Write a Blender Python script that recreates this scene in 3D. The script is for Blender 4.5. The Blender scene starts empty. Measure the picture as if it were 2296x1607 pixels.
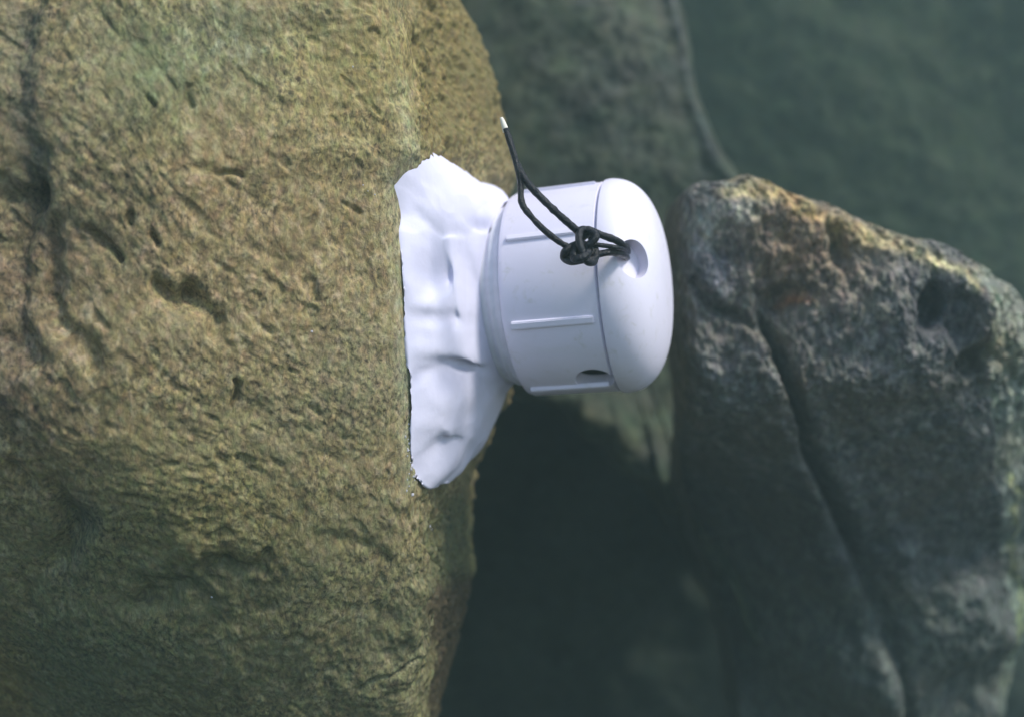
import bpy, bmesh, math, random
import numpy as np
from mathutils import Vector, Matrix
from mathutils.bvhtree import BVHTree

S = bpy.context.scene
C = S.collection
R = math.radians

# ------------------------------------------------------------------ camera
CAM = Vector((0.0, 0.0, 0.30))
cd = bpy.data.cameras.new('camera'); cam = bpy.data.objects.new('camera', cd); C.objects.link(cam)
cam.location = CAM; cam.rotation_euler = (R(90), 0, 0)
cd.lens = 35; cd.sensor_width = 36; cd.clip_start = 0.01; cd.clip_end = 60
cd.dof.use_dof = True; cd.dof.focus_distance = 0.285; cd.dof.aperture_fstop = 6.5
S.camera = cam

# ------------------------------------------------------------------ light
SUN_DIR = Vector((0.58, -0.40, 0.88)).normalized()      # towards the sun
w = bpy.data.worlds.new('World'); S.world = w; w.use_nodes = True
nt = w.node_tree
bg = nt.nodes['Background']; sky = nt.nodes.new('ShaderNodeTexSky')
sky.sky_type = 'NISHITA'; sky.sun_disc = False
sky.sun_elevation = math.asin(SUN_DIR.z); sky.sun_rotation = math.atan2(SUN_DIR.x, SUN_DIR.y)
nt.links.new(sky.outputs[0], bg.inputs[0]); bg.inputs[1].default_value = 0.085
sd = bpy.data.lights.new('sun', 'SUN'); sun = bpy.data.objects.new('sun', sd); C.objects.link(sun)
sd.energy = 1.5; sd.angle = R(12); sd.color = (1.0, 0.95, 0.86)
sun.rotation_euler = SUN_DIR.to_track_quat('Z', 'Y').to_euler(); sun.location = (1, -1, 3)
S.view_settings.view_transform = 'Standard'; S.view_settings.look = 'None'
S.view_settings.gamma = 1; S.view_settings.use_curve_mapping = False
S.view_settings.exposure = 1.40
S.cycles.volume_bounces = 1
S.cycles.max_bounces = 8

# ------------------------------------------------------------------ helpers
K = 36 / 35 / 2296
def P(px, py, y):
    """the point seen at photo position (px, py) that lies y metres away from the camera"""
    return np.array(((px - 1148) * K * y, y, 0.30 - (py - 803.5) * K * y))
def V(px, py, y): return Vector(P(px, py, y))
def pix(p):
    """photo position of points (n,3)"""
    return 1148 + p[..., 0] / p[..., 1] / K, 803.5 - (p[..., 2] - 0.30) / p[..., 1] / K

def hash3(i, j, k, s):
    h = (i.astype(np.int64) * 374761393 + j.astype(np.int64) * 668265263 + k.astype(np.int64) * 2147483647 + s * 1274126177) & 0xffffffff
    h = ((h ^ (h >> 13)) * 1274126177) & 0xffffffff
    h = (h ^ (h >> 16)) * 2246822519 & 0xffffffff
    return ((h ^ (h >> 15)) & 0xffff) / 65535.0
def vnoise(p, s=0):
    f = np.floor(p); t = p - f; t = t * t * t * (t * (t * 6 - 15) + 10)
    i, j, k = f[..., 0], f[..., 1], f[..., 2]; r = 0
    for a in (0, 1):
        for b in (0, 1):
            for c in (0, 1):
                wgt = (t[..., 0] if a else 1 - t[..., 0]) * (t[..., 1] if b else 1 - t[..., 1]) * (t[..., 2] if c else 1 - t[..., 2])
                r = r + wgt * hash3(i + a, j + b, k + c, s)
    return r * 2 - 1
def fbm(p, scale, octs=5, gain=0.5, s=0, ridged=False):
    r = 0; a = 1.0
    for o in range(octs):
        n = vnoise(p * scale + 17.3 * o, s + o)
        r = r + a * ((1 - 2 * np.abs(n)) if ridged else n)
        scale *= 2.07; a *= gain
    return r
def sm(x, a, b):
    t = np.clip((x - a) / (b - a), 0, 1); return t * t * (3 - 2 * t)
def blob(px, py, cx, cy, rx, ry, rot=0.0, pw=1.0):
    c, s_ = math.cos(R(rot)), math.sin(R(rot))
    u = ((px - cx) * c + (py - cy) * s_) / rx; v = (-(px - cx) * s_ + (py - cy) * c) / ry
    return np.exp(-(u * u + v * v) ** pw)
def stroke(px, py, pts, wd):
    """soft 0..1 mask along a polyline in photo positions"""
    d = np.full(px.shape, 1e9)
    for (x0, y0), (x1, y1) in zip(pts[:-1], pts[1:]):
        ux, uy = x1 - x0, y1 - y0; L = ux * ux + uy * uy
        t = np.clip(((px - x0) * ux + (py - y0) * uy) / L, 0, 1)
        d = np.minimum(d, np.hypot(px - x0 - t * ux, py - y0 - t * uy))
    return np.exp(-(d / wd) ** 2)
def interp(y, pts):
    a = np.array(sorted(pts)); return np.interp(y, a[:, 0], a[:, 1])

def link(o, parent=None):
    C.objects.link(o)
    if parent is not None: o.parent = parent
    return o
def tag(o, label=None, cat=None, group=None, kind=None):
    if label: o['label'] = label
    if cat: o['category'] = cat
    if group: o['group'] = group
    if kind: o['kind'] = kind
    return o
def empty(name, loc):
    o = bpy.data.objects.new(name, None); o.location = loc; o.empty_display_size = 0.01; return link(o)
def mesh_obj(name, verts, faces, mat, parent=None, smooth=True, attrs=None):
    me = bpy.data.meshes.new(name)
    verts = np.asarray(verts, dtype=np.float32)
    if isinstance(faces, np.ndarray):
        me.vertices.add(len(verts)); me.vertices.foreach_set('co', verts.ravel())
        n = faces.shape[1]
        me.loops.add(faces.size); me.loops.foreach_set('vertex_index', faces.ravel().astype(np.int32))
        me.polygons.add(len(faces)); me.polygons.foreach_set('loop_start', np.arange(0, faces.size, n, dtype=np.int32))
        me.update(calc_edges=True)
    else:
        me.from_pydata([tuple(v) for v in verts], [], faces)
    if smooth: me.polygons.foreach_set('use_smooth', np.ones(len(me.polygons), dtype=bool))
    if attrs:
        for k, a in attrs.items():
            at = me.attributes.new(k, 'FLOAT_COLOR', 'POINT')
            a4 = np.ones((len(verts), 4), dtype=np.float32); a4[:, :3] = a
            at.data.foreach_set('color', a4.ravel())
    me.validate(); me.update()
    me.materials.append(mat)
    o = bpy.data.objects.new(name, me)
    if parent is not None:
        me.transform(Matrix.Translation(-parent.location))
    return link(o, parent)
def bm_obj(name, bm, mat, parent=None, smooth=True):
    bmesh.ops.recalc_face_normals(bm, faces=bm.faces)
    me = bpy.data.meshes.new(name); bm.to_mesh(me); bm.free()
    if smooth: me.polygons.foreach_set('use_smooth', np.ones(len(me.polygons), dtype=bool))
    me.materials.append(mat); o = bpy.data.objects.new(name, me)
    return link(o, parent)
def grid_faces(nr, nc, wrap):
    r = np.arange(nr - 1)[:, None]; c = np.arange(nc if wrap else nc - 1)[None, :]; c2 = (c + 1) % nc
    f = np.stack([r * nc + c, r * nc + c2, (r + 1) * nc + c2, (r + 1) * nc + c], -1)
    return f.reshape(-1, 4)
def grid_normals(Pt, wrap):
    du = (np.roll(Pt, -1, 1) - np.roll(Pt, 1, 1)) if wrap else np.gradient(Pt, axis=1)
    dv = np.gradient(Pt, axis=0)
    n = np.cross(du, dv); return n / (np.linalg.norm(n, axis=-1, keepdims=True) + 1e-12)
def catmull(pts, counts, closed=True):
    pts = np.array(pts, float); n = len(pts); out = []
    for i in range(n if closed else n - 1):
        if closed: p0, p1, p2, p3 = pts[(i - 1) % n], pts[i], pts[(i + 1) % n], pts[(i + 2) % n]
        else: p0, p1, p2, p3 = pts[max(i - 1, 0)], pts[i], pts[i + 1], pts[min(i + 2, n - 1)]
        c = counts[i] if hasattr(counts, '__len__') else counts
        t = (np.arange(c) / c).reshape((-1,) + (1,) * max(1, p1.ndim))
        if p1.ndim == 1: t = t.reshape(-1, 1)
        out.append(0.5 * ((2 * p1) + (-p0 + p2) * t + (2 * p0 - 5 * p1 + 4 * p2 - p3) * t ** 2 + (-p0 + 3 * p1 - 3 * p2 + p3) * t ** 3))
    if not closed: out.append(pts[-1:])
    return np.concatenate(out)
def tube_data(path, rad, ns=10, flat=1.0):
    path = np.array(path, float); n = len(path); rad = np.broadcast_to(rad, (n,))
    T = np.gradient(path, axis=0); T /= np.linalg.norm(T, axis=1, keepdims=True)
    up = np.array((0.13, -1, 0.2)); Pt = []
    for i in range(n):
        a = np.cross(T[i], up); a /= np.linalg.norm(a); b = np.cross(a, T[i])
        ph = np.linspace(0, 2 * math.pi, ns, endpoint=False)
        Pt.append(path[i] + rad[i] * (np.cos(ph)[:, None] * a + flat * np.sin(ph)[:, None] * b))
    v = np.concatenate(Pt); f = grid_faces(n, ns, True).tolist()
    f.append(list(range(ns))[::-1]); f.append(list(range((n - 1) * ns, n * ns)))
    return v, f
def tubes(name, items, mat, parent, ns=10):
    vs, fs, o = [], [], 0
    for path, rad in items:
        v, f = tube_data(path, rad, ns); vs.append(v); fs += [[i + o for i in q] for q in f]; o += len(v)
    return mesh_obj(name, np.concatenate(vs), fs, mat, parent)

# ------------------------------------------------------------------ materials
def M(name):
    m = bpy.data.materials.new(name); m.use_nodes = True
    return m, m.node_tree, m.node_tree.nodes['Principled BSDF']
def node(nt, t, **kw):
    n = nt.nodes.new(t)
    for k, v in kw.items(): setattr(n, k, v)
    return n
def ramp(nt, src, stops):
    r = node(nt, 'ShaderNodeValToRGB'); e = r.color_ramp.elements
    while len(e) < len(stops): e.new(0.5)
    for q, (p, c) in zip(e, stops): q.position = p; q.color = (*c, 1) if len(c) == 3 else c
    nt.links.new(src, r.inputs[0]); return r.outputs[0]
def noise(nt, co, scale, detail=4, rough=0.6, dist=0.0):
    n = node(nt, 'ShaderNodeTexNoise'); n.inputs['Scale'].default_value = scale; n.inputs['Detail'].default_value = detail
    n.inputs['Roughness'].default_value = rough; n.inputs['Distortion'].default_value = dist
    nt.links.new(co, n.inputs['Vector']); return n.outputs['Fac']
def mixc(nt, fac, a, b, mode='MIX'):
    m = node(nt, 'ShaderNodeMix', data_type='RGBA', blend_type=mode)
    for s_, v in ((m.inputs[0], fac), (m.inputs[6], a), (m.inputs[7], b)):
        if isinstance(v, (int, float)): s_.default_value = v
        elif isinstance(v, tuple): s_.default_value = (*v, 1)
        else: nt.links.new(v, s_)
    return m.outputs[2]
def bump(nt, bsdf, h, strength, dist, prev=None):
    b = node(nt, 'ShaderNodeBump'); b.inputs['Strength'].default_value = strength; b.inputs['Distance'].default_value = dist
    nt.links.new(h, b.inputs['Height'])
    if prev: nt.links.new(prev, b.inputs['Normal'])
    nt.links.new(b.outputs[0], bsdf.inputs['Normal']); return b.outputs[0]

def rock_mat(name, dark, mid, light, accent, fine=900.0, stretch=(1, 1, 0.45), rot=(0, 0.55, 0), rough=0.75, bstr=0.6, spec=0.3):
    m, nt, b = M(name)
    tc = node(nt, 'ShaderNodeTexCoord'); mp = node(nt, 'ShaderNodeMapping')
    mp.inputs['Rotation'].default_value = rot; mp.inputs['Scale'].default_value = stretch
    nt.links.new(tc.outputs['Object'], mp.inputs[0]); co = mp.outputs[0]; ob = tc.outputs['Object']
    f1 = noise(nt, co, fine, 4, 0.7, 0.4)
    f2 = noise(nt, co, fine * 0.33, 4, 0.65, 0.8)
    f3 = noise(nt, ob, 26, 4, 0.6, 0.5)
    f4 = noise(nt, ob, 75, 4, 0.62, 0.3)
    col = ramp(nt, f2, [(0.3, dark), (0.5, mid), (0.7, light)])
    col = mixc(nt, ramp(nt, f3, [(0.45, (0, 0, 0)), (0.68, (0.75, 0.75, 0.75))]), col, accent)
    sp = ramp(nt, f1, [(0.34, (0.25, 0.25, 0.28)), (0.5, (1, 1, 1)), (0.66, (1.62, 1.58, 1.5))])
    col = mixc(nt, ramp(nt, noise(nt, ob, 45, 3, 0.6), [(0.35, (0.35,) * 3), (0.6, (1, 1, 1))]), col, mixc(nt, 1.0, col, sp, 'MULTIPLY'))
    # tiny coloured specks of algae and mineral
    f5 = node(nt, 'ShaderNodeTexNoise'); f5.inputs['Scale'].default_value = fine * 0.55; f5.inputs['Detail'].default_value = 2
    nt.links.new(co, f5.inputs['Vector'])
    hs = mixc(nt, 0.20, col, f5.outputs['Color'], 'OVERLAY'); col = hs
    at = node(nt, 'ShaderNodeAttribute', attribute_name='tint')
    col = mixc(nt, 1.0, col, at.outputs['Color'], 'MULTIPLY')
    nt.links.new(col, b.inputs['Base Color'])
    b.inputs['Roughness'].default_value = rough; b.inputs['Specular IOR Level'].default_value = spec
    n1 = bump(nt, b, f4, bstr * 0.5, 0.004)
    n2 = bump(nt, b, f2, bstr, 0.0016, n1)
    bump(nt, b, f1, bstr, 0.0007, n2)
    return m

mat_boulder = rock_mat('brown_silted_stone', (0.110, 0.086, 0.045), (0.225, 0.180, 0.084), (0.345, 0.288, 0.168), (0.195, 0.172, 0.092), fine=900, stretch=(1, 1, 0.65), rot=(0, 0.75, 0), bstr=0.42)
mat_slab = rock_mat('grey_brown_slab_stone', (0.040, 0.043, 0.044), (0.110, 0.113, 0.105), (0.27, 0.265, 0.235), (0.115, 0.095, 0.065), fine=620, stretch=(1, 1, 0.5), rot=(0, 0.2, 0), spec=0.4)
mat_far = rock_mat('green_algae_stone', (0.034, 0.043, 0.030), (0.046, 0.056, 0.037), (0.060, 0.070, 0.044), (0.040, 0.048, 0.038), fine=130, stretch=(1, 1, 1), rot=(0, 0, 0), bstr=0.12, spec=0.1)
mat_bed = rock_mat('dark_silt_bed', (0.02, 0.022, 0.018), (0.035, 0.036, 0.028), (0.06, 0.06, 0.045), (0.03, 0.034, 0.024), fine=300, stretch=(1, 1, 1), bstr=0.5)

def plain(name, col, rough, spec=0.5, sss=0.0, var=0.06, nscale=120, bstr=0.15, bdist=0.0006):
    m, nt, b = M(name); tc = node(nt, 'ShaderNodeTexCoord')
    f = noise(nt, tc.outputs['Object'], nscale, 5, 0.6)
    lo = tuple(c * (1 - var) for c in col); hi = tuple(min(c * (1 + var), 0.95) for c in col)
    nt.links.new(ramp(nt, f, [(0.3, lo), (0.7, hi)]), b.inputs['Base Color'])
    b.inputs['Roughness'].default_value = rough; b.inputs['Specular IOR Level'].default_value = spec
    if sss: b.inputs['Subsurface Weight'].default_value = sss; b.inputs['Subsurface Radius'].default_value = (0.004, 0.004, 0.005); b.inputs['Subsurface Scale'].default_value = 0.6
    bump(nt, b, noise(nt, tc.outputs['Object'], nscale * 3, 4, 0.6), bstr, bdist)
    return m
mat_cap = plain('white_pvc', (0.72, 0.695, 0.82), 0.42, 0.4, var=0.03, nscale=60, bstr=0.08)
_nt = mat_cap.node_tree; _b = _nt.nodes['Principled BSDF']; _src = _b.inputs['Base Color'].links[0].from_socket
_tc = node(_nt, 'ShaderNodeTexCoord')
_g = mixc(_nt, ramp(_nt, noise(_nt, _tc.outputs['Object'], 240, 6, 0.72, 0.4), [(0.56, (0,) * 3), (0.74, (0.42,) * 3)]), _src, (0.44, 0.43, 0.36))
_g = mixc(_nt, ramp(_nt, noise(_nt, _tc.outputs['Object'], 38, 4, 0.6, 0.6), [(0.5, (0,) * 3), (0.75, (0.30,) * 3)]), _g, (0.56, 0.57, 0.56))
_nt.links.new(_g, _b.inputs['Base Color'])
mat_collar = plain('smeared_grey_sealant', (0.58, 0.59, 0.66), 0.45, 0.4, var=0.12, nscale=150)
mat_putty = plain('white_epoxy_putty', (0.63, 0.625, 0.77), 0.8, 0.25, var=0.07, nscale=45, bstr=0.2, bdist=0.0012)
_nt = mat_putty.node_tree; _b = _nt.nodes['Principled BSDF']; _src = _b.inputs['Base Color'].links[0].from_socket
_at = node(_nt, 'ShaderNodeAttribute', attribute_name='tint'); _nt.links.new(mixc(_nt, 1.0, _src, _at.outputs['Color'], 'MULTIPLY'), _b.inputs['Base Color'])
mat_wire = plain('black_cord_coating', (0.003, 0.004, 0.008), 0.28, 0.35, var=0.3, nscale=500, bstr=0.8)
mat_tip = plain('frayed_cord_core', (0.75, 0.72, 0.62), 0.7, 0.3)
mat_fleck = plain('pale_mineral_grain', (0.42, 0.42, 0.46), 0.4, 0.5)

# ------------------------------------------------------------------ water haze
def build_haze():
    bm = bmesh.new(); bmesh.ops.create_cube(bm, size=1)
    bmesh.ops.scale(bm, vec=(6.6, 6.6, 1.75), verts=bm.verts); bmesh.ops.translate(bm, vec=(0, 0, -0.13), verts=bm.verts)
    m = bpy.data.materials.new('murky_water'); m.use_nodes = True; nt = m.node_tree
    nt.nodes.clear(); o = nt.nodes.new('ShaderNodeOutputMaterial'); v = nt.nodes.new('ShaderNodeVolumePrincipled')
    v.inputs['Color'].default_value = (0.52, 0.76, 0.74, 1); v.inputs['Density'].default_value = HAZE
    v.inputs['Anisotropy'].default_value = 0.2
    nt.links.new(v.outputs[0], o.inputs['Volume'])
    me = bpy.data.meshes.new('haze'); bm.to_mesh(me); bm.free(); me.materials.append(m)
    tag(link(bpy.data.objects.new('haze', me)), kind='stuff')
HAZE = 0.17

# ------------------------------------------------------------------ streambed
def build_bed():
    n = 160; t = np.linspace(-1, 1, n); t = np.sign(t) * np.abs(t) ** 1.8 * 3.0
    X, Y = np.meshgrid(t, t + 0.0); Z = np.zeros_like(X); Pt = np.stack([X, Y, Z], -1)
    Pt[..., 2] = 0.03 * fbm(Pt, 3.1, 5) - 0.01
    mesh_obj('streambed', Pt.reshape(-1, 3), grid_faces(n, n, False), mat_bed, attrs={'tint': np.ones((n * n, 3))})['kind'] = 'structure'

# ------------------------------------------------------------------ large left boulder
# ridge and silhouette columns (photo positions) along the height
RIDGE = [(-900, 700), (-300, 800), (0, 862), (150, 885), (250, 918), (345, 930), (420, 892), (600, 902), (750, 912), (900, 920), (1060, 924),
         (1130, 930), (1220, 942), (1300, 962), (1380, 966), (1450, 948), (1520, 938), (1607, 936), (1800, 900), (2600, 700)]
SILH = [(-900, 700), (-300, 900), (0, 1008), (80, 1055), (150, 1075), (230, 1098), (330, 1116), (430, 1130), (560, 1126), (800, 1118), (930, 1100), (1050, 1076), (1180, 1064),
        (1300, 1062), (1400, 1040), (1500, 1012), (1607, 982), (1800, 940), (2600, 720)]
YR, YS = 0.287, 0.385
def left_shape(zs):
    pyR = 803.5 + (0.30 - zs) / (K * YR); pyS = 803.5 + (0.30 - zs) / (K * YS)
    h = (zs - 0.335) / 0.17
    back = 0.022 * h * h + np.where(h < 0, 0.065 * h * h, 0.0)      # face bulges towards the camera at mid height
    xr = (interp(pyR, RIDGE) - 1148) * K * (YR + back * .4); xs = (interp(pyS, SILH) - 1148) * K * (YS + back * .2)
    one = np.ones_like(zs); zz = np.linspace(-.1, .8, 900); kr = np.exp(-np.linspace(-2.5, 2.5, 121) ** 2); kr /= kr.sum()
    xz = np.interp(zz, zs, xr); xsm = np.interp(zs, zz, np.convolve(np.pad(xz, 60, 'edge'), kr, 'valid'))
    # how sharply the side face turns away; it sinks back low down, below the putty
    pts = [(-0.50 * one, 0.52 * one), (-0.40 * one, 0.33 + back), (-0.27 * one, 0.30 + back), (-0.165 * one, 0.262 + back), (-0.10 * one, 0.252 + back * .9),
           (xsm - 0.040, 0.262 + back * .7), (0.4 * xsm + .6 * xr - 0.012, 0.276 + back * .5), (xr, YR + back * .4), (xr + 0.35 * (xs - xr), 0.318 + back * .4),
           (xr + 0.78 * (xs - xr), 0.350 + back * .3), (xs, YS + back * .2), (xs - 0.006, 0.43 + back * .2), (xs - 0.06, 0.56 * one), (-0.22 * one, 0.70 * one), (-0.42 * one, 0.66 * one)]
    return np.array([[p[0], p[1], zs] for p in pts]).transpose(0, 2, 1)   # (npts, nz, 3)
def build_left():
    zs = np.concatenate([np.linspace(-0.04, 0.165, 40, endpoint=False), np.linspace(0.165, 0.425, 640, endpoint=False), np.linspace(0.425, 0.66, 30)])
    cp = left_shape(zs)                       # (15, nz, 3)
    counts = [6, 12, 60, 150, 190, 110, 60, 60, 60, 60, 26, 16, 14, 8, 6]
    Pt = catmull(cp, counts)
    # catmull returns (ncols, nz, 3)
    Pt = np.transpose(Pt, (1, 0, 2)).copy()
    # round off the top and bottom
    cx, cy = -0.22, 0.46
    k = np.ones_like(zs); top = zs > 0.56; k[top] = np.sqrt(np.clip(1 - ((zs[top] - 0.56) / 0.101) ** 2, 0.0004, 1))
    Pt[..., 0] = cx + (Pt[..., 0] - cx) * k[:, None]; Pt[..., 1] = cy + (Pt[..., 1] - cy) * k[:, None]
    N = -grid_normals(Pt, True)
    if (N[350, 300] * np.array((0, -1, 0))).sum() < 0: N = -N
    px, py = pix(Pt)
    front = (Pt[..., 1] < 0.47).astype(float)
    q = Pt * np.array((1, 1, 1.0))
    # flow direction of the furry silt: down to the right, more horizontal low on the right
    w1 = 0.010 * np.stack([vnoise(q * 16, 5), vnoise(q * 16, 6), vnoise(q * 16, 7)], -1) + 0.0022 * np.stack([vnoise(q * 70, 8), vnoise(q * 70, 9), vnoise(q * 70, 10)], -1)
    ang = R(42); qw = q + w1
    u = qw[..., 0] * math.cos(ang) - qw[..., 2] * math.sin(ang); v = qw[..., 0] * math.sin(ang) + qw[..., 2] * math.cos(ang)
    st = np.stack([u * 1.0, q[..., 1] * 1.0, v * 1.0], -1)
    streak = np.stack([u * 0.45, q[..., 1] * 0.6, v], -1)
    d = 0.0055 * fbm(q, 13, 2, 0.5, 1) + 0.0010 * fbm(q, 50, 3, 0.5, 4)
    rg = 0.45 + 0.55 * sm(fbm(q, 24, 3, .5, 88), -.5, .6)
    d += 0.00034 * rg * fbm(streak, 330, 3, 0.7, 11) + 0.00028 * fbm(q, 120, 3, 0.6, 14)
    d += 0.00022 * rg * fbm(st, 520, 2, 0.6, 12)
    # pits: sparse dark holes elongated down-right
    pn = fbm(np.stack([u * 0.42, q[..., 1], v], -1), 150, 2, 0.5, 21)
    d -= 0.0008 * sm(pn, 0.66, 1.05)
    pn2 = fbm(np.stack([u * 0.5, q[..., 1], v], -1), 330, 1, 0.5, 31)
    d -= 0.0009 * rg * sm(pn2, 0.55, 0.85)
    # individual hollows seen in the photograph
    wx = px + 22 * fbm(q, 60, 3, .6, 41); wy = py + 22 * fbm(q, 60, 3, .6, 42); gmod = np.clip(0.65 + 0.8 * fbm(q, 45, 2, .5, 43), 0, 1.3)
    for pts, wd, dep in (
        ([(75, -80), (72, 60), (88, 180), (60, 330), (50, 430)], 24, .0065),
        ([(60, 440), (30, 560), (20, 690), (40, 800)], 26, .0045),
        ([(110, 520), (120, 700), (210, 830)], 20, .003),
        ([(330, 650), (395, 690), (440, 675)], 17, .0055), ([(440, 660), (480, 710), (492, 745)], 13, .0045),
        ([(185, 515), (215, 545), (240, 580)], 8, .003), ([(268, 480), (264, 505)], 7, .0028), ([(335, 535), (350, 555)], 10, .0035),
        ([(318, 222), (345, 245)], 6, .002), ([(425, 180), (440, 225)], 6, .0016), ([(440, 355), (480, 385), (520, 400)], 8, .0025),
        ([(775, 448), (808, 455)], 6, .003), ([(700, 630), (706, 665)], 9, .0024), ([(618, 590), (630, 605)], 14, .0020),
        ([(530, 860), (536, 900), (532, 940)], 4, .0035), ([(450, 875), (455, 910)], 12, .0016),
        ([(128, 1100), (150, 1190), (128, 1260)], 30, .0060), ([(150, 1110), (205, 1110)], 16, .0045),
        ([(290, 1330), (350, 1345), (400, 1310)], 20, .0045), ([(440, 1330), (470, 1290), (510, 1280)], 24, .0055), ([(515, 1275), (590, 1265)], 11, .0035),
        ([(20, 1060), (40, 1090)], 13, .003), ([(-20, 1250), (60, 1340)], 26, .003),
        ([(700, 1210), (860, 1240)], 14, .0012), ([(380, 1390), (480, 1420)], 20, .0015),
        ([(950, 90), (960, 130)], 20, .003), ([(990, 170), (1010, 230)], 20, .002),
        ([(955, 1170), (975, 1230), (1010, 1290)], 7, .0022), ([(640, 60), (700, 60)], 22, .0015),
        ([(830, 1540), (880, 1500), (930, 1470)], 5, .0018)):
        sc_ = 1.35 if wd >= 13 else 1.0
        d -= dep * stroke(wx, wy, pts, wd * sc_) * gmod * front
    d = d * (1 - 0.85 * stroke(px, py, [(930, 1085), (1000, 1090), (1100, 930)], 16) * front) * (1 - 0.9 * stroke(px, py, [(890, 400), (930, 345), (1040, 385), (1140, 455)], 26) * front)
    d = d * (1 - 0.85 * stroke(px, py, [(880, 420), (893, 600), (905, 900), (915, 1080)], 30) * front)
    # raised lip along the ridge beside the putty
    d += 0.0006 * stroke(px, py, [(905, 560), (915, 800), (915, 1000), (905, 1120)], 18) * front
    rough_side = sm(px, 905, 960) * front
    d += 0.0012 * rough_side * fbm(q, 230, 3, 0.6, 61)
    Pt = Pt + N * d[..., None]
    # colour of stone and growth, with shade painted in low down and in hollows
    t = np.ones(Pt.shape)
    n1 = fbm(q, 30, 3, 0.5, 71)[..., None]
    def paint(mask, col):
        nonlocal t
        mk = np.clip(mask, 0, 1)[..., None]; t = t * (1 - mk) + t * np.array(col) * mk
    paint(blob(wx, wy, 500, 110, 190, 130) * (0.75 + 0.35 * n1[..., 0]), (0.66, 0.86, 0.98))
    paint(blob(wx, wy, 330, 130, 130, 200), (0.80, 0.98, 0.90))
    paint(blob(wx, wy, 420, 470, 420, 250), (1.07, 1.0, 0.98))
    paint(blob(wx, wy, 800, 150, 230, 200), (1.10, 1.10, 0.85))
    paint(sm(wx, 905, 960) * sm(-wy, -420, -300), (0.70, 0.68, 0.52))
    paint(sm(wx, 905, 1010) * sm(wy, 1060, 1160), (0.50, 0.58, 0.54))  # side face below the putty: fade into shadow painted as a dark tint
    paint(sm(wx, 945, 985) * sm(wy, 1270, 1330), (0.55, 0.42, 0.46))  # reddish strip, its shade also painted in
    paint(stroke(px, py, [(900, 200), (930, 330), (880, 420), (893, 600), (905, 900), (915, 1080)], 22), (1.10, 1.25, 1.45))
    paint(blob(wx, wy, 60, 740, 160, 280) * (0.6 + 0.6 * n1[..., 0]), (0.50, 0.46, 0.60)); paint(blob(wx, wy, 480, 1300, 150, 45), (0.55, 0.6, 0.62))  # painted shade on the left flank and in the low hollow
    paint(blob(wx, wy, 150, 1480, 520, 300), (0.62, 0.70, 0.70)); paint(sm(wy, 950, 1400), (0.78, 0.86, 0.84))  # olive growth and light falloff of the lower face, tinted together
    paint(blob(wx, wy, 420, 1150, 330, 200), (0.94, 0.95, 0.80))
    paint(blob(wx, wy, 10, 1530, 60, 160), (1.3, 1.05, 0.8))
    paint(blob(wx, wy, 165, 1170, 45, 90), (0.62, 0.66, 0.80))
    paint(stroke(wx, wy, [(75, 60), (88, 180), (60, 330), (50, 430)], 40), (0.50, 0.55, 0.68))  # painted shade along the left groove
    faces = grid_faces(Pt.shape[0], Pt.shape[1], True)
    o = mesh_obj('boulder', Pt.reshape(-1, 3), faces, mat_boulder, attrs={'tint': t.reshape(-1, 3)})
    tag(o, 'huge rough tan-brown boulder carrying the white putty, filling the left half', 'boulder')
    # flecks of pale mineral stuck on the face
    bm = bmesh.new(); rnd = random.Random(5); nr, nc = Pt.shape[:2]
    fx, fy = pix(Pt)
    spots = [(790, 150, 2.5), (700, 745, 3), (475, 1337, 3), (815, 415, 2), (840, 437, 2), (826, 428, 1.5), (962, 1178, 5), (968, 1186, 3), (925, 1108, 4), (1045, 1290, 4)]
    for _ in range(0): spots.append((rnd.uniform(760, 870), rnd.gauss(420, 40), rnd.uniform(1.2, 2.6)) if _ % 3 == 0 else (rnd.uniform(100, 900), rnd.uniform(20, 1550), rnd.uniform(1.0, 2.4)))
    for _ in range(40): spots.append((918 + rnd.gauss(0, 5) + max(0, rnd.random() - .5) * 60 * (rnd.random()), rnd.uniform(950, 1110), rnd.uniform(1.2, 3.4)))
    for sx, sy, r in spots:
        dd = (fx - sx) ** 2 + (fy - sy) ** 2 + np.where(Pt[..., 1] > 0.42, 1e7, 0)
        i, j = np.unravel_index(np.argmin(dd), dd.shape)
        g = bmesh.ops.create_icosphere(bm, subdivisions=1, radius=r * K * 0.28)['verts']
        sc = Vector((rnd.uniform(.6, 1.2), .7, rnd.uniform(.6, 1.5)))
        for v_ in g:
            v_.co = Vector((v_.co.x * sc.x, v_.co.y * sc.y, v_.co.z * sc.z)) * rnd.uniform(.85, 1.15) + Vector(Pt[i, j])
    g = bm_obj('mineral_grains', bm, mat_fleck, o, smooth=False); g['kind'] = 'stuff'
    return o, Pt

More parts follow.
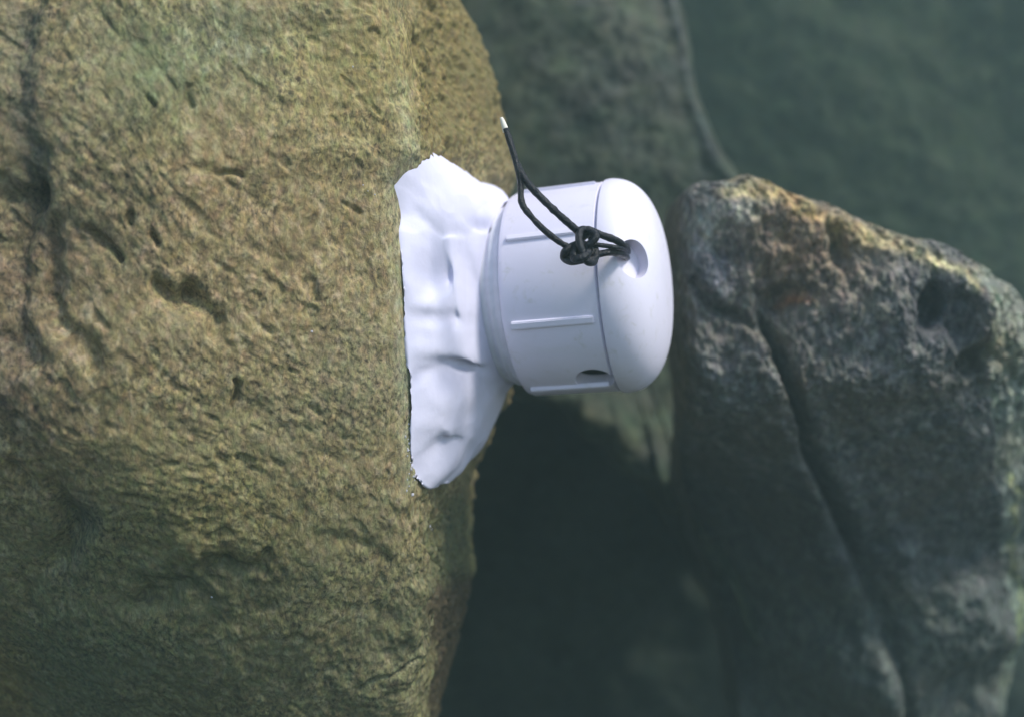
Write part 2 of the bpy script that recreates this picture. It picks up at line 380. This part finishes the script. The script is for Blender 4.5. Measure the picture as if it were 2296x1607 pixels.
# ------------------------------------------------------------------ rocks with a traced front, a back and real thickness
def inflated(name, outline, cen, y0, t_front, t_back, n_exp, na, nr, relief, tint, mat, tilt=0.0, tiltx=0.0, undercut=None, jag=0.008):
    uc = undercut or (lambda b: 0 * b)
    bt = np.linspace(-2000, 4000, 3000); dt = uc(bt); zt = 0.30 - (bt - 803.5) * K * (y0 + dt)
    o = np.array([P(a, b, y0 + float(uc(np.array(float(b))))) for a, b in outline]); o[:, 1] = y0; o = catmull(o, max(4, na // len(outline)))
    # jagged edge
    c = P(cen[0], cen[1], y0)
    jig = 1 + jag * fbm(o, 60, 4, 0.6, 3)
    o = c + (o - c) * jig[:, None]
    th = np.linspace(0, math.pi, 2000); rr = np.sin(th) ** (2 / n_exp); dd = np.sign(np.cos(th)) * np.abs(np.cos(th)) ** (2 / n_exp)
    arc = np.concatenate([[0], np.cumsum(np.hypot(np.diff(rr), np.diff(dd) * 0.5))])
    dens = np.where(dd[1:] > -0.2, 1.0, 0.12); arc = np.concatenate([[0], np.cumsum(np.hypot(np.diff(rr), np.diff(dd) * 0.5) * dens)])
    s = np.linspace(0, arc[-1], nr); rr = np.interp(s, arc, rr); dd = np.interp(s, arc, dd)
    rr[0] = 0.002; rr[-1] = 0.002
    Pt = c + rr[:, None, None] * (o - c)[None]
    Pt[..., 1] += np.where(dd > 0, -dd * t_front, -dd * t_back)[:, None]
    Pt[..., 1] += tilt * (Pt[..., 2] - c[2]) + tiltx * (Pt[..., 0] - c[0])
    Pt[..., 1] += np.interp(-Pt[..., 2], -zt, dt)
    px, py = pix(Pt); q = Pt.copy()
    fr = sm(dd, -0.3, 0.15)[:, None] * np.ones(px.shape)
    Pt[..., 1] += relief(px, py, q) * fr
    N = grid_normals(Pt, True)
    if N[3, 3, 1] > 0: N = -N
    d = 0.0
    ob = mesh_obj(name, Pt.reshape(-1, 3), grid_faces(nr, Pt.shape[1], True), mat, attrs={'tint': tint(px, py, q).reshape(-1, 3)})
    return ob

def build_right():
    out = [(1505, 462), (1520, 440), (1548, 424), (1600, 430), (1640, 422), (1690, 440), (1740, 462), (1800, 472), (1850, 486), (1900, 512), (1950, 530), (2000, 545), (2060, 562), (2100, 582), (2150, 600), (2190, 622), (2240, 640), (2270, 668), (2290, 710),
           (2330, 780), (2350, 900), (2340, 1050), (2325, 1200), (2300, 1330), (2275, 1440), (2240, 1560), (2180, 1700), (2050, 1900), (1850, 2000), (1730, 1900), (1690, 1700), (1668, 1520), (1630, 1370), (1585, 1230), (1550, 1100), (1532, 980), (1530, 880), (1518, 780), (1508, 700), (1503, 600), (1500, 520)]
    def relief(px, py, q):
        wx = px + 16 * fbm(q, 60, 3, 0.6, 1); wy = py + 16 * fbm(q, 60, 3, 0.6, 2)
        y = 0.006 * fbm(q, 22, 3, 0.5, 9) + (1 - .55 * sm(py, 850, 1150)) * (0.0030 * fbm(q * np.array((1, 1, .75)), 70, 4, 0.65, 19)) + (1 - .6 * sm(py, 850, 1150)) * 0.0008 * fbm(q * np.array((1, 1, .5)), 420, 3, 0.65, 29)
        # long fissure running down right, its left lip proud
        fis = [(1640, 560), (1690, 690), (1730, 780), (1765, 900), (1800, 1010), (1840, 1110), (1890, 1220), (1940, 1380), (1985, 1520), (2030, 1700)]
        y += 0.020 * stroke(px + 4 * vnoise(q * 120, 3), py, [(a + 22, b) for a, b in fis[1:]], 15) * sm(py, 640, 820) * (1 - .6 * sm(py, 1150, 1300))
        y -= 0.004 * stroke(px, py, [(a - 26, b) for a, b in fis[2:]], 40)
        # the left piece sits lower
        y += 0.004 * sm(-px + (1730 + (py - 780) * 0.32), 0, 60)
        # under the brow the face falls back into shade
        # side face beyond the jagged crest on the right
        crest = interp(py, [(500, 2250), (620, 2170), (660, 2195), (760, 2215), (900, 2232), (1150, 2238), (1300, 2245), (1600, 2240)])
        y += 0.55 * K * 0.4 * np.clip(px - crest + 5 * fbm(q, 150, 2, .5, 7), 0, 140)
        y += 0.06 * sm(-(px - 1745 - (py - 850) * .3), 0, 260) * sm(py, 850, 1150)
        # hollows
        y += 0.016 * np.clip(blob(wx, wy, 2078, 678, 34, 60, 0, 2), 0, 1) + 0.014 * blob(wx, wy, 2180, 800, 36, 30, 50, 2) + 0.010 * blob(wx, wy, 2150, 700, 50, 50, 0, 2)
        y += 0.010 * blob(wx, wy, 1770, 665, 46, 30, -10, 1.3) + 0.012 * blob(wx, wy, 1885, 560, 22, 70, -15, 1.5)
        y += 0.006 * blob(wx, wy, 1620, 560, 30, 40)
        # pale smooth facets at upper left
        y -= 0.004 * blob(wx, wy, 1650, 490, 50, 35, 0, 3) + 0.005 * blob(wx, wy, 1590, 620, 60, 70, -30, 3)
        y += 0.006 * stroke(wx, wy, [(1560, 640), (1640, 700), (1700, 730)], 12)
        # ledges low down that catch the light from above
        y -= 0.022 * blob(wx, wy, 1890, 1520, 150, 80, 8, 1.4) + 0.020 * blob(wx, wy, 2130, 1400, 150, 95, -8, 1.4)
        y -= 0.012 * blob(wx, wy, 2010, 1250, 40, 70, 0, 1)
        return y
    def tint(px, py, q):
        wx = px + 20 * fbm(q, 80, 3, 0.6, 1); wy = py + 20 * fbm(q, 80, 3, 0.6, 2)
        t = np.ones(px.shape + (3,))
        def paint(mask, col):
            nonlocal t
            mk = np.clip(mask, 0, 1)[..., None]; t = t * (1 - mk) + t * np.array(col) * mk
        crest = interp(py, [(500, 2250), (620, 2170), (660, 2195), (760, 2215), (900, 2232), (1150, 2238), (1300, 2245), (1600, 2240)])
        paint(blob(wx, wy, 1800, 580, 170, 110, 20), (1.55, 1.15, 0.85))
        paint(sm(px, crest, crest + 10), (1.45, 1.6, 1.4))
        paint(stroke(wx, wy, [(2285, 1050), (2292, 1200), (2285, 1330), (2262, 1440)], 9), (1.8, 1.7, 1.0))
        paint(stroke(wx, wy, [(1640, 425), (1900, 505), (2010, 548), (2100, 580), (2185, 620)], 20), (2.6, 2.3, 1.4))  # yellow rim, with light from above painted in as extra brightness
        paint(blob(wx, wy, 1600, 610, 60, 70, -30, 2), (1.2, 1.25, 1.5)); paint(blob(wx, wy, 1590, 500, 60, 50, 0, 2), (1.5, 1.6, 1.6))
        paint(blob(wx, wy, 1655, 490, 40, 25, 0, 3), (1.7, 1.7, 1.6))
        paint(blob(wx, wy, 2100, 720, 90, 80, 30, 2), (0.55, 0.55, 0.65))
        paint(blob(wx, wy, 1650, 880, 110, 130), (1.15, 1.2, 1.3))
        paint(sm(py, 900, 1250), (0.55, 0.60, 0.66)); paint(sm(py, 1250, 1350), (1.0, 1.05, 0.9))  # shade of the lower face painted into the tint
        paint(blob(wx, wy, 1790, 680, 40, 16, -8), (1.8, 1.0, 0.6))
        return t
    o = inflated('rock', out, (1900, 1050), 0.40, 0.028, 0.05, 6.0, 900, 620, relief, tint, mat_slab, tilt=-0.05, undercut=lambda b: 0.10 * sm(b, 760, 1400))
    tag(o, 'dark grey-brown fissured rock with yellow-edged top, right of the white cap', 'rock')
    return o

def one(px, py, q): return np.ones(px.shape + (3,))
def build_back():
    # pale grey-green boulder whose right edge is the soft curved line beyond the cap, undercut below
    out = [(900, -300), (1200, -420), (1420, -260), (1480, -60), (1498, 0), (1515, 60), (1532, 130), (1540, 220), (1560, 290), (1590, 360), (1625, 410), (1680, 500), (1740, 650), (1770, 850), (1760, 1050), (1720, 1250), (1650, 1380),
           (1610, 1360), (1600, 1290), (1540, 1240), (1510, 1150), (1455, 1115), (1440, 1060), (1370, 1035), (1340, 985), (1290, 970), (1250, 912), (1170, 890), (1050, 870), (900, 850), (760, 600), (740, 100)]
    def relief(px, py, q):
        return 0.016 * fbm(q, 9, 2, 0.5, 3) + 0.002 * fbm(q, 60, 3, 0.5, 4) - 0.055 * stroke(px + 25 * vnoise(q * 30, 5), py, [(1180, 880), (1270, 930), (1350, 990), (1450, 1090), (1560, 1240), (1640, 1370)], 110) - 0.006 * stroke(px, py, [(1498, 0), (1532, 130), (1540, 220), (1590, 360), (1640, 430)], 15)
    def tint(px, py, q):
        t = one(px, py, q); m = (blob(px, py, 1380, 150, 170, 230))[..., None]; t = t * (1 - m) + t * np.array((1.25, 1.15, 1.35)) * m
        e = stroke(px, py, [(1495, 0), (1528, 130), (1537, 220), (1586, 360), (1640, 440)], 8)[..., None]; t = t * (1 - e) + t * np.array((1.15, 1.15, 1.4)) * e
        n = (0.5 + 0.5 * np.clip(fbm(q, 40, 3, .6, 8), -1, 1)) * stroke(px, py, [(1240, 925), (1350, 1010), (1450, 1110), (1600, 1320)], 40)
        t = t * (1 - n[..., None]) + t * np.array((1.15, 1.1, .85)) * n[..., None]
        return t
    o = inflated('boulder', out, (1300, 400), 0.60, 0.06, 0.22, 3.2, 460, 220, relief, tint, mat_far, tilt=-0.05, jag=0.002)
    tag(o, 'blurred grey-green boulder behind the cap, its pale curved edge running down to the rock', 'boulder')
    # dark green boulder filling the upper right
    out = [(1100, -500), (1700, -800), (2300, -760), (2900, -300), (3050, 500), (3000, 1300), (2700, 1900), (2200, 2100), (1700, 1500), (1450, 1150), (1300, 700), (1150, 100)]
    def relief2(px, py, q): return 0.022 * fbm(q, 4.5, 2, 0.5, 13) + 0.003 * fbm(q, 40, 3, .5, 14)
    o = inflated('boulder', out, (2100, 600), 1.0, 0.16, 0.5, 2.6, 400, 200, relief2, lambda a, b, q: np.ones(a.shape + (3,)) * (0.66, 0.76, 0.56), mat_far, tilt=-0.25)
    tag(o, 'dark green blurred boulder filling the upper right background', 'boulder')
    # stone closing the hollow below, its shade painted in by a dark tint
    out = [(200, 700), (900, 650), (1400, 800), (1900, 1100), (2300, 1500), (2400, 2000), (2100, 2300), (1200, 2350), (400, 2300), (100, 1500)]
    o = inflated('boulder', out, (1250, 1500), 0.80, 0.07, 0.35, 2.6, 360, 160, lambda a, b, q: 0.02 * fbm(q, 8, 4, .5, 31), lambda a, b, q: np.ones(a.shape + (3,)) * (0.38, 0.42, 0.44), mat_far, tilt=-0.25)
    tag(o, 'stone deep in the hollow below the white cap, its shade painted into its colour', 'boulder')

# ------------------------------------------------------------------ cap
AX = Vector((math.cos(R(15)) , -math.sin(R(15)), 0)); AX = (AX + Vector((0, 0, math.sin(R(4.2))))).normalized()
YC = 0.330
SEAM = V(1380, 643, YC)           # centre of the seam circle
E1 = (Vector((0, 0, 1)) - AX * AX.z).normalized()      # up across the axis
E2 = AX.cross(E1)                                       # across; points away from or to the camera
if E2.y > 0: E2 = -E2                                   # towards the camera
def cp(a, r, ph):
    """a metres along the axis from the seam, radius r, angle ph from up towards the camera"""
    return SEAM + AX * a + E1 * (r * math.cos(ph)) + E2 * (r * math.sin(ph))
RB, RD, LB, HD = 0.0345, 0.0353, 0.0312, 0.0180
def lathe(name, prof, ns=160):
    bm = bmesh.new(); rings = []
    for a, r in prof:
        rings.append([bm.verts.new(cp(a, r, 2 * math.pi * i / ns)) for i in range(ns)])
    for A, B in zip(rings, rings[1:] + rings[:1]):
        for i in range(ns): bm.faces.new((A[i], A[(i + 1) % ns], B[(i + 1) % ns], B[i]))
    bmesh.ops.recalc_face_normals(bm, faces=bm.faces)
    me = bpy.data.meshes.new(name); bm.to_mesh(me); bm.free(); return me
def fix(me, o):   # bring the mesh into its thing's frame
    me.transform(Matrix.Translation(-o.location)); return me
def drill(me, p, n, rad, depth=0.012):
    """cut a round hole with a real wall through the shell"""
    ob = bpy.data.objects.new('tmp', me); C.objects.link(ob)
    bm = bmesh.new(); bmesh.ops.create_cone(bm, cap_ends=True, segments=40, radius1=rad, radius2=rad, depth=depth * 2)
    rot = n.to_track_quat('Z', 'Y').to_matrix().to_4x4(); bmesh.ops.transform(bm, matrix=Matrix.Translation(p) @ rot, verts=bm.verts)
    cm = bpy.data.meshes.new('cut'); bm.to_mesh(cm); bm.free(); co = bpy.data.objects.new('cut', cm); C.objects.link(co)
    md = ob.modifiers.new('b', 'BOOLEAN'); md.operation = 'DIFFERENCE'; md.object = co; md.solver = 'EXACT'
    bpy.context.view_layer.update()
    out = bpy.data.meshes.new_from_object(ob.evaluated_get(bpy.context.evaluated_depsgraph_get()))
    bpy.data.objects.remove(ob); bpy.data.objects.remove(co); return out
def hit(me, px, py):
    bm = bmesh.new(); bm.from_mesh(me); t = BVHTree.FromBMesh(bm)
    d = (V(px, py, 1.0) - CAM).normalized(); l, n, i, ds = t.ray_cast(CAM, d); bm.free(); return l, n
def auto_smooth(me, ang=35):
    me.polygons.foreach_set('use_smooth', np.ones(len(me.polygons), dtype=bool))
    bm = bmesh.new(); bm.from_mesh(me)
    for e in bm.edges:
        if len(e.link_faces) == 2 and e.calc_face_angle(0) > R(ang): e.smooth = False
    bm.to_mesh(me); bm.free()

def build_cap():
    root = empty('end_cap', SEAM)
    tag(root, 'round white plastic end cap with domed end, held in white putty', 'end cap')
    def part(name, me, mat, parent=root):
        fix(me, root) if parent is root else fix(me, root)
        auto_smooth(me); me.materials.clear(); me.materials.append(mat)
        return link(bpy.data.objects.new(name, me), parent)
    # dome shell
    prof = []
    n = 26; pe = 2.55
    for i in range(n + 1):
        t = math.pi / 2 * i / n
        prof.append((HD * math.sin(t) ** (2 / pe), max(RD * max(math.cos(t), 0) ** (2 / pe), 0.0002)))
    prof[0] = (0.0005, RD - 0.0002)
    th = 0.0080
    inner = [(HD - th - 0.0, 0.0002)]
    for i in range(n - 1, -1, -1):
        t = math.pi / 2 * i / n
        inner.append(((HD - th) * math.sin(t) ** (2 / pe), (RD - th) * max(math.cos(t), 0) ** (2 / pe)))
    inner[-1] = (0.0002, RD - th); prof = prof + inner + [(0.0, RD - 0.0014)]
    dome = lathe('dome', prof)
    p, nrm = hit(dome, 1424, 580); hole_p = p.copy()
    dome = drill(dome, p, nrm, 0.0060, 0.0052)
    part('dome', dome, mat_cap)
    # body shell
    body = lathe('barrel', [(-0.0001, RB - 0.0011), (-0.0008, RB), (-LB + 0.0022, RB - 0.0003), (-LB + 0.0006, RB - 0.0010), (-LB, RB - 0.0024), (-LB, RB - 0.0050), (-0.0006, RB - 0.0046)])
    p, nrm = hit(body, 1333, 852)
    body = drill(body, p, nrm, 0.0062, 0.0085)
    bo = part('barrel', body, mat_cap)
    # ribs along the barrel
    for k_, (deg, hw) in enumerate(((19, .0007), (64, .0012), (110, .0015), (157, .0012), (200, .0011), (245, .0011), (290, .0011), (335, .0011))):
        bm = bmesh.new(); a0, a1 = -LB + 0.0032, -0.0022; ph = R(deg)
        prev = None
        vs = []
        for a in (a0, a1):
            for s_, r in ((-1, RB - .0006), (-.7, RB + .00085), (.7, RB + .00085), (1, RB - .0006)):
                vs.append(bm.verts.new(cp(a, r, ph + s_ * hw / RB)))
        for i in range(3): bm.faces.new((vs[i], vs[i + 1], vs[i + 5], vs[i + 4]))
        bm.faces.new(vs[:4]); bm.faces.new(vs[4:]); bm.faces.new((vs[0], vs[3], vs[7], vs[4]))
        bmesh.ops.bevel(bm, geom=bm.edges[:], offset=0.00025, segments=2, affect='EDGES')
        bmesh.ops.recalc_face_normals(bm, faces=bm.faces)
        me = bpy.data.meshes.new('rib'); bm.to_mesh(me); bm.free(); part('rib', me, mat_cap)
    # grey smeared collar between barrel and putty
    pr = []; a = -LB - 0.0002
    for i in range(36):
        f = i / 35; pr.append((a - 0.0105 * f, RB - 0.0036 - 0.0026 * f + 0.00022 * math.sin(f * 21 + 0.8) + 0.0002 * math.sin(f * 9)))
    pr += [(a - 0.0115, RB - .0065), (a - 0.0115, RB - 0.010), (a, RB - 0.010)]
    part('collar', lathe('collar', pr), mat_collar)
    # sensor disc seen through the drilled hole
    part('inner_sleeve', lathe('inner_sleeve', [(HD - .0085, .0002), (HD - .0085, .024), (HD - 0.011, .026), (-LB + .004, .026), (-LB + .004, .0002)], 96), mat_cap)
    return root, hole_p

# ------------------------------------------------------------------ putty
def build_putty():
    base = [(928, 324, .289), (902, 366, .284), (884, 408, .283), (883, 480, .285), (893, 540, .284), (900, 600, .283), (906, 680, .283), (911, 760, .283), (918, 850, .284), (922, 940, .285), (921, 1010, .287), (926, 1060, .291), (962, 1096, .300), (990, 1085, .312), (1020, 1072, .325),
            (1050, 1010, .350), (1075, 900, .368), (1085, 780, .376), (1088, 640, .378), (1086, 520, .372), (1080, 470, .362), (1070, 405, .345), (1036, 377, .325), (998, 358, .311), (962, 338, .301)]
    B = catmull([P(b[0], b[1], b[2] + .0022) for b in base], 16); n = len(B)
    c0 = SEAM + AX * (-LB - 0.0068)
    # collar ring, started where the base loop starts, same sense
    ring = []
    ctr = np.array(c0)
    prev = None
    angs = []
    for b in B:
        d = b - ctr; e1 = float(np.dot(d, np.array(E1))); e2 = float(np.dot(d, np.array(E2))); angs.append(math.atan2(e2, e1))
    angs = np.unwrap(np.array(angs))
    tot = angs[-1] - angs[0]; sgn = 1 if tot > 0 else -1
    lin = angs[0] + sgn * 2 * math.pi * np.arange(n) / n
    angs = 0.7 * angs + 0.3 * lin
    ring = np.array([np.array(c0) + np.array(AX) * .0058 * max(math.cos(a), 0) ** 1.5 + (np.array(E1) * math.cos(a) + np.array(E2) * math.sin(a)) * (RB - .0046 + .0026 * max(math.cos(a), 0) ** 1.5) for a in angs])
    ring_in = np.array([np.array(c0) + np.array(AX) * -0.001 + (np.array(E1) * math.cos(a) + np.array(E2) * math.sin(a)) * (RB - .0105) for a in angs])
    nr = 120; t = np.linspace(0, 1, nr)[:, None, None]
    mid = B[None] * (1 - t) + ring[None] * t
    cen = np.array(c0) * t + np.array(P(1000, 720, .325)) * (1 - t)
    out = mid - cen; out /= np.linalg.norm(out, axis=-1, keepdims=True) + 1e-9
    # bulge out near the rock, waist near the collar
    bulge = (0.0065 * np.sin(math.pi * np.clip(t * 1.25, 0, 1)) ** 0.8 * (t < .8) )
    mx, my = pix(mid); up = sm(-my, -540, -400)[..., None]
    Pt = mid + out * bulge * (1 - 0.85 * up)
    lo = (mid - np.array(AX) * 0.0)
    px, py = pix(Pt)
    edge = np.sin(math.pi * np.clip(t[..., 0] * 1.0, 0, 1)) ** .5
    d = 0.0018 * fbm(Pt, 45, 2, .4, 2) + 0.00010 * fbm(Pt, 260, 2, .5, 6) + 0.0003 * fbm(Pt * np.array((1, 1, .5)), 120, 2, .5, 8) + 0.0 - 0.0020 * np.abs(vnoise(Pt * np.array((60, 60, 42)), 55)) - 0.0007 * np.abs(vnoise(Pt * 150, 56)) - 0.003 * sm(py, 880, 1000)
    for cx, cy, rx, ry, rot, dep in ((965, 610, 42, 55, 10, .0065), (1080, 500, 34, 15, 25, .0035), (1015, 855, 58, 44, 25, .0070), (1070, 830, 34, 22, 0, .003), (995, 1040, 55, 30, -8, .0045), (985, 715, 70, 20, 5, .0022), (1060, 640, 22, 80, -18, .0030), (935, 850, 26, 20, 0, .002), (1000, 630, 22, 75, -14, .0018), (1012, 715, 14, 40, 6, .0010)):
        d = d - 1.15 * dep * blob(px, py, cx, cy, rx, ry, rot, 1.2)
    for pts, wd, hgt in (([(1010, 540), (1030, 660), (1050, 760), (1085, 840)], 22, .0022), ([(930, 470), (990, 525), (1040, 515)], 14, -.0012), ([(940, 790), (1000, 805), (1080, 800)], 26, .0016), ([(930, 960), (1000, 980), (1040, 980)], 24, .0012)):
        d = d + hgt * stroke(px, py, pts, wd)
    Pt = Pt + out * (d * edge)[..., None]
    # lap the edge slightly into the rock, ragged
    wob = 0.0010 * fbm(B, 160, 3, .6, 77)
    Pt[0] = Pt[0] + np.array(AX) * wob[:, None]
    skirt = Pt[0] + np.array((0.002, 0.014, 0)) + (np.array(P(1010, 740, .345)) - Pt[0]) * 0.12
    allp = np.concatenate([skirt[None], Pt, ring_in[None]])
    v = allp.reshape(-1, 3); f = grid_faces(allp.shape[0], n, True)
    # close both ends with triangle-like quads to a centre
    c1 = len(v); v = np.concatenate([v, [skirt.mean(0)], [ring_in.mean(0)]])
    fs = f.tolist() + [[(i + 1) % n, i, c1] for i in range(n)]
    last = (allp.shape[0] - 1) * n; fs += [[last + i, last + (i + 1) % n, c1 + 1] for i in range(n)]
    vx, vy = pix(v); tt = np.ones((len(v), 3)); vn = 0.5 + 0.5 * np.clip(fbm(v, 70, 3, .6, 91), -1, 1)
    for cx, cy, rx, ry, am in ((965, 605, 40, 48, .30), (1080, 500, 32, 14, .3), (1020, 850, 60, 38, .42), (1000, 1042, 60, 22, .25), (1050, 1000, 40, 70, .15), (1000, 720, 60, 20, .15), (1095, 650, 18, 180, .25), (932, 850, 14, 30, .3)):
        mk = (am * blob(vx, vy, cx, cy, rx, ry) * (0.5 + vn))[:, None]; tt = tt * (1 - mk) + tt * np.array((.45, .48, .56)) * mk  # grey grime and dent shading, both painted into the tint
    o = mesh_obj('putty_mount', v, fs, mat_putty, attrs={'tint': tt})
    bm = bmesh.new(); bm.from_mesh(o.data); bmesh.ops.recalc_face_normals(bm, faces=bm.faces); bm.to_mesh(o.data); bm.free()
    tag(o, 'lumpy white putty mound with finger dents, stuck to the side of the brown boulder', 'putty')

# ------------------------------------------------------------------ cord
def build_cord(hole):
    root = empty('cord', V(1305, 550, .287))
    tag(root, 'knotted black cord looped through the hole in the white cap', 'cord')
    def path(pts, n=14): return catmull([P(*p) for p in pts], n, closed=False)
    r = 0.00098
    yk = .2865
    strands = [
        ([(1410, 572, .314), (1407, 564, .306), (1400, 553, .2945), (1382, 540, .289), (1350, 528, .286), (1318, 516, .285), (1300, 520, yk)], r * 1.15),
        ([(1410, 590, .314), (1406, 580, .306), (1397, 571, .2945), (1368, 566, .288), (1338, 570, .287), (1312, 560, yk)], r * 1.1),
        ([(1310, 530, yk), (1285, 510, .283), (1240, 470, .280), (1195, 425, .280), (1172, 395, .281), (1160, 370, .282)], r * 1.1),
        ([(1300, 565, yk), (1262, 548, .283), (1222, 518, .281), (1190, 485, .280), (1170, 455, .280), (1167, 410, .281), (1160, 375, .281), (1147, 330, .282), (1134, 290, .283)], r * .95),
        ([(1166, 380, .2835), (1157, 360, .284), (1146, 320, .284), (1136, 293, .284)], r * .75),
        ([(1412, 570, .308), (1404, 562, .298), (1390, 557, .2885), (1360, 552, .2865), (1325, 548, .286)], r * .7),
    ]
    for pts, rr in strands:
        pp = path(pts, 22); v, f = tube_data(pp, rr * (1 + 0.10 * fbm(pp, 700, 2, .6, 3)), 12); mesh_obj('strand', v, f, mat_wire, root)
    # the knot: one long lace wound over itself
    kn = []
    seq = [(1268, 562), (1262, 580), (1280, 590), (1306, 586), (1328, 586), (1338, 574), (1330, 540), (1318, 516), (1302, 514), (1298, 536), (1306, 566), (1318, 590), (1334, 588), (1326, 556), (1296, 548), (1268, 562), (1264, 576), (1290, 570), (1318, 552), (1338, 530), (1326, 520), (1306, 532), (1290, 556), (1286, 582), (1304, 580), (1322, 566)]
    dep = [.287, .286, .284, .283, .284, .286, .288, .286, .284, .282, .281, .282, .285, .287, .285, .283, .285, .2865, .2835, .283, .285, .287, .2835, .281, .280, .282]
    v, f = tube_data(path([(1302 + (a - 1302) * .95, 552 + (b - 552) * .92, c) for (a, b), c in zip(seq, dep)], 8), r * 1.15, 10)
    mesh_obj('knot', v, f, mat_wire, root)
    tp = path([(1135, 296, .2832), (1131, 284, .2832), (1127, 272, .2834), (1124, 265, .2836)], 6); rad = np.linspace(r * 1.05, r * .5, len(tp))
    v, f = tube_data(tp, rad, 8); t = mesh_obj('frayed_tip', v, f, mat_tip, root); t['label'] = 'pale frayed tip of the black cord'

build_haze()
build_bed()
build_left()
build_back()
build_right()
build_putty()
cap, hole = build_cap()
build_cord(hole)
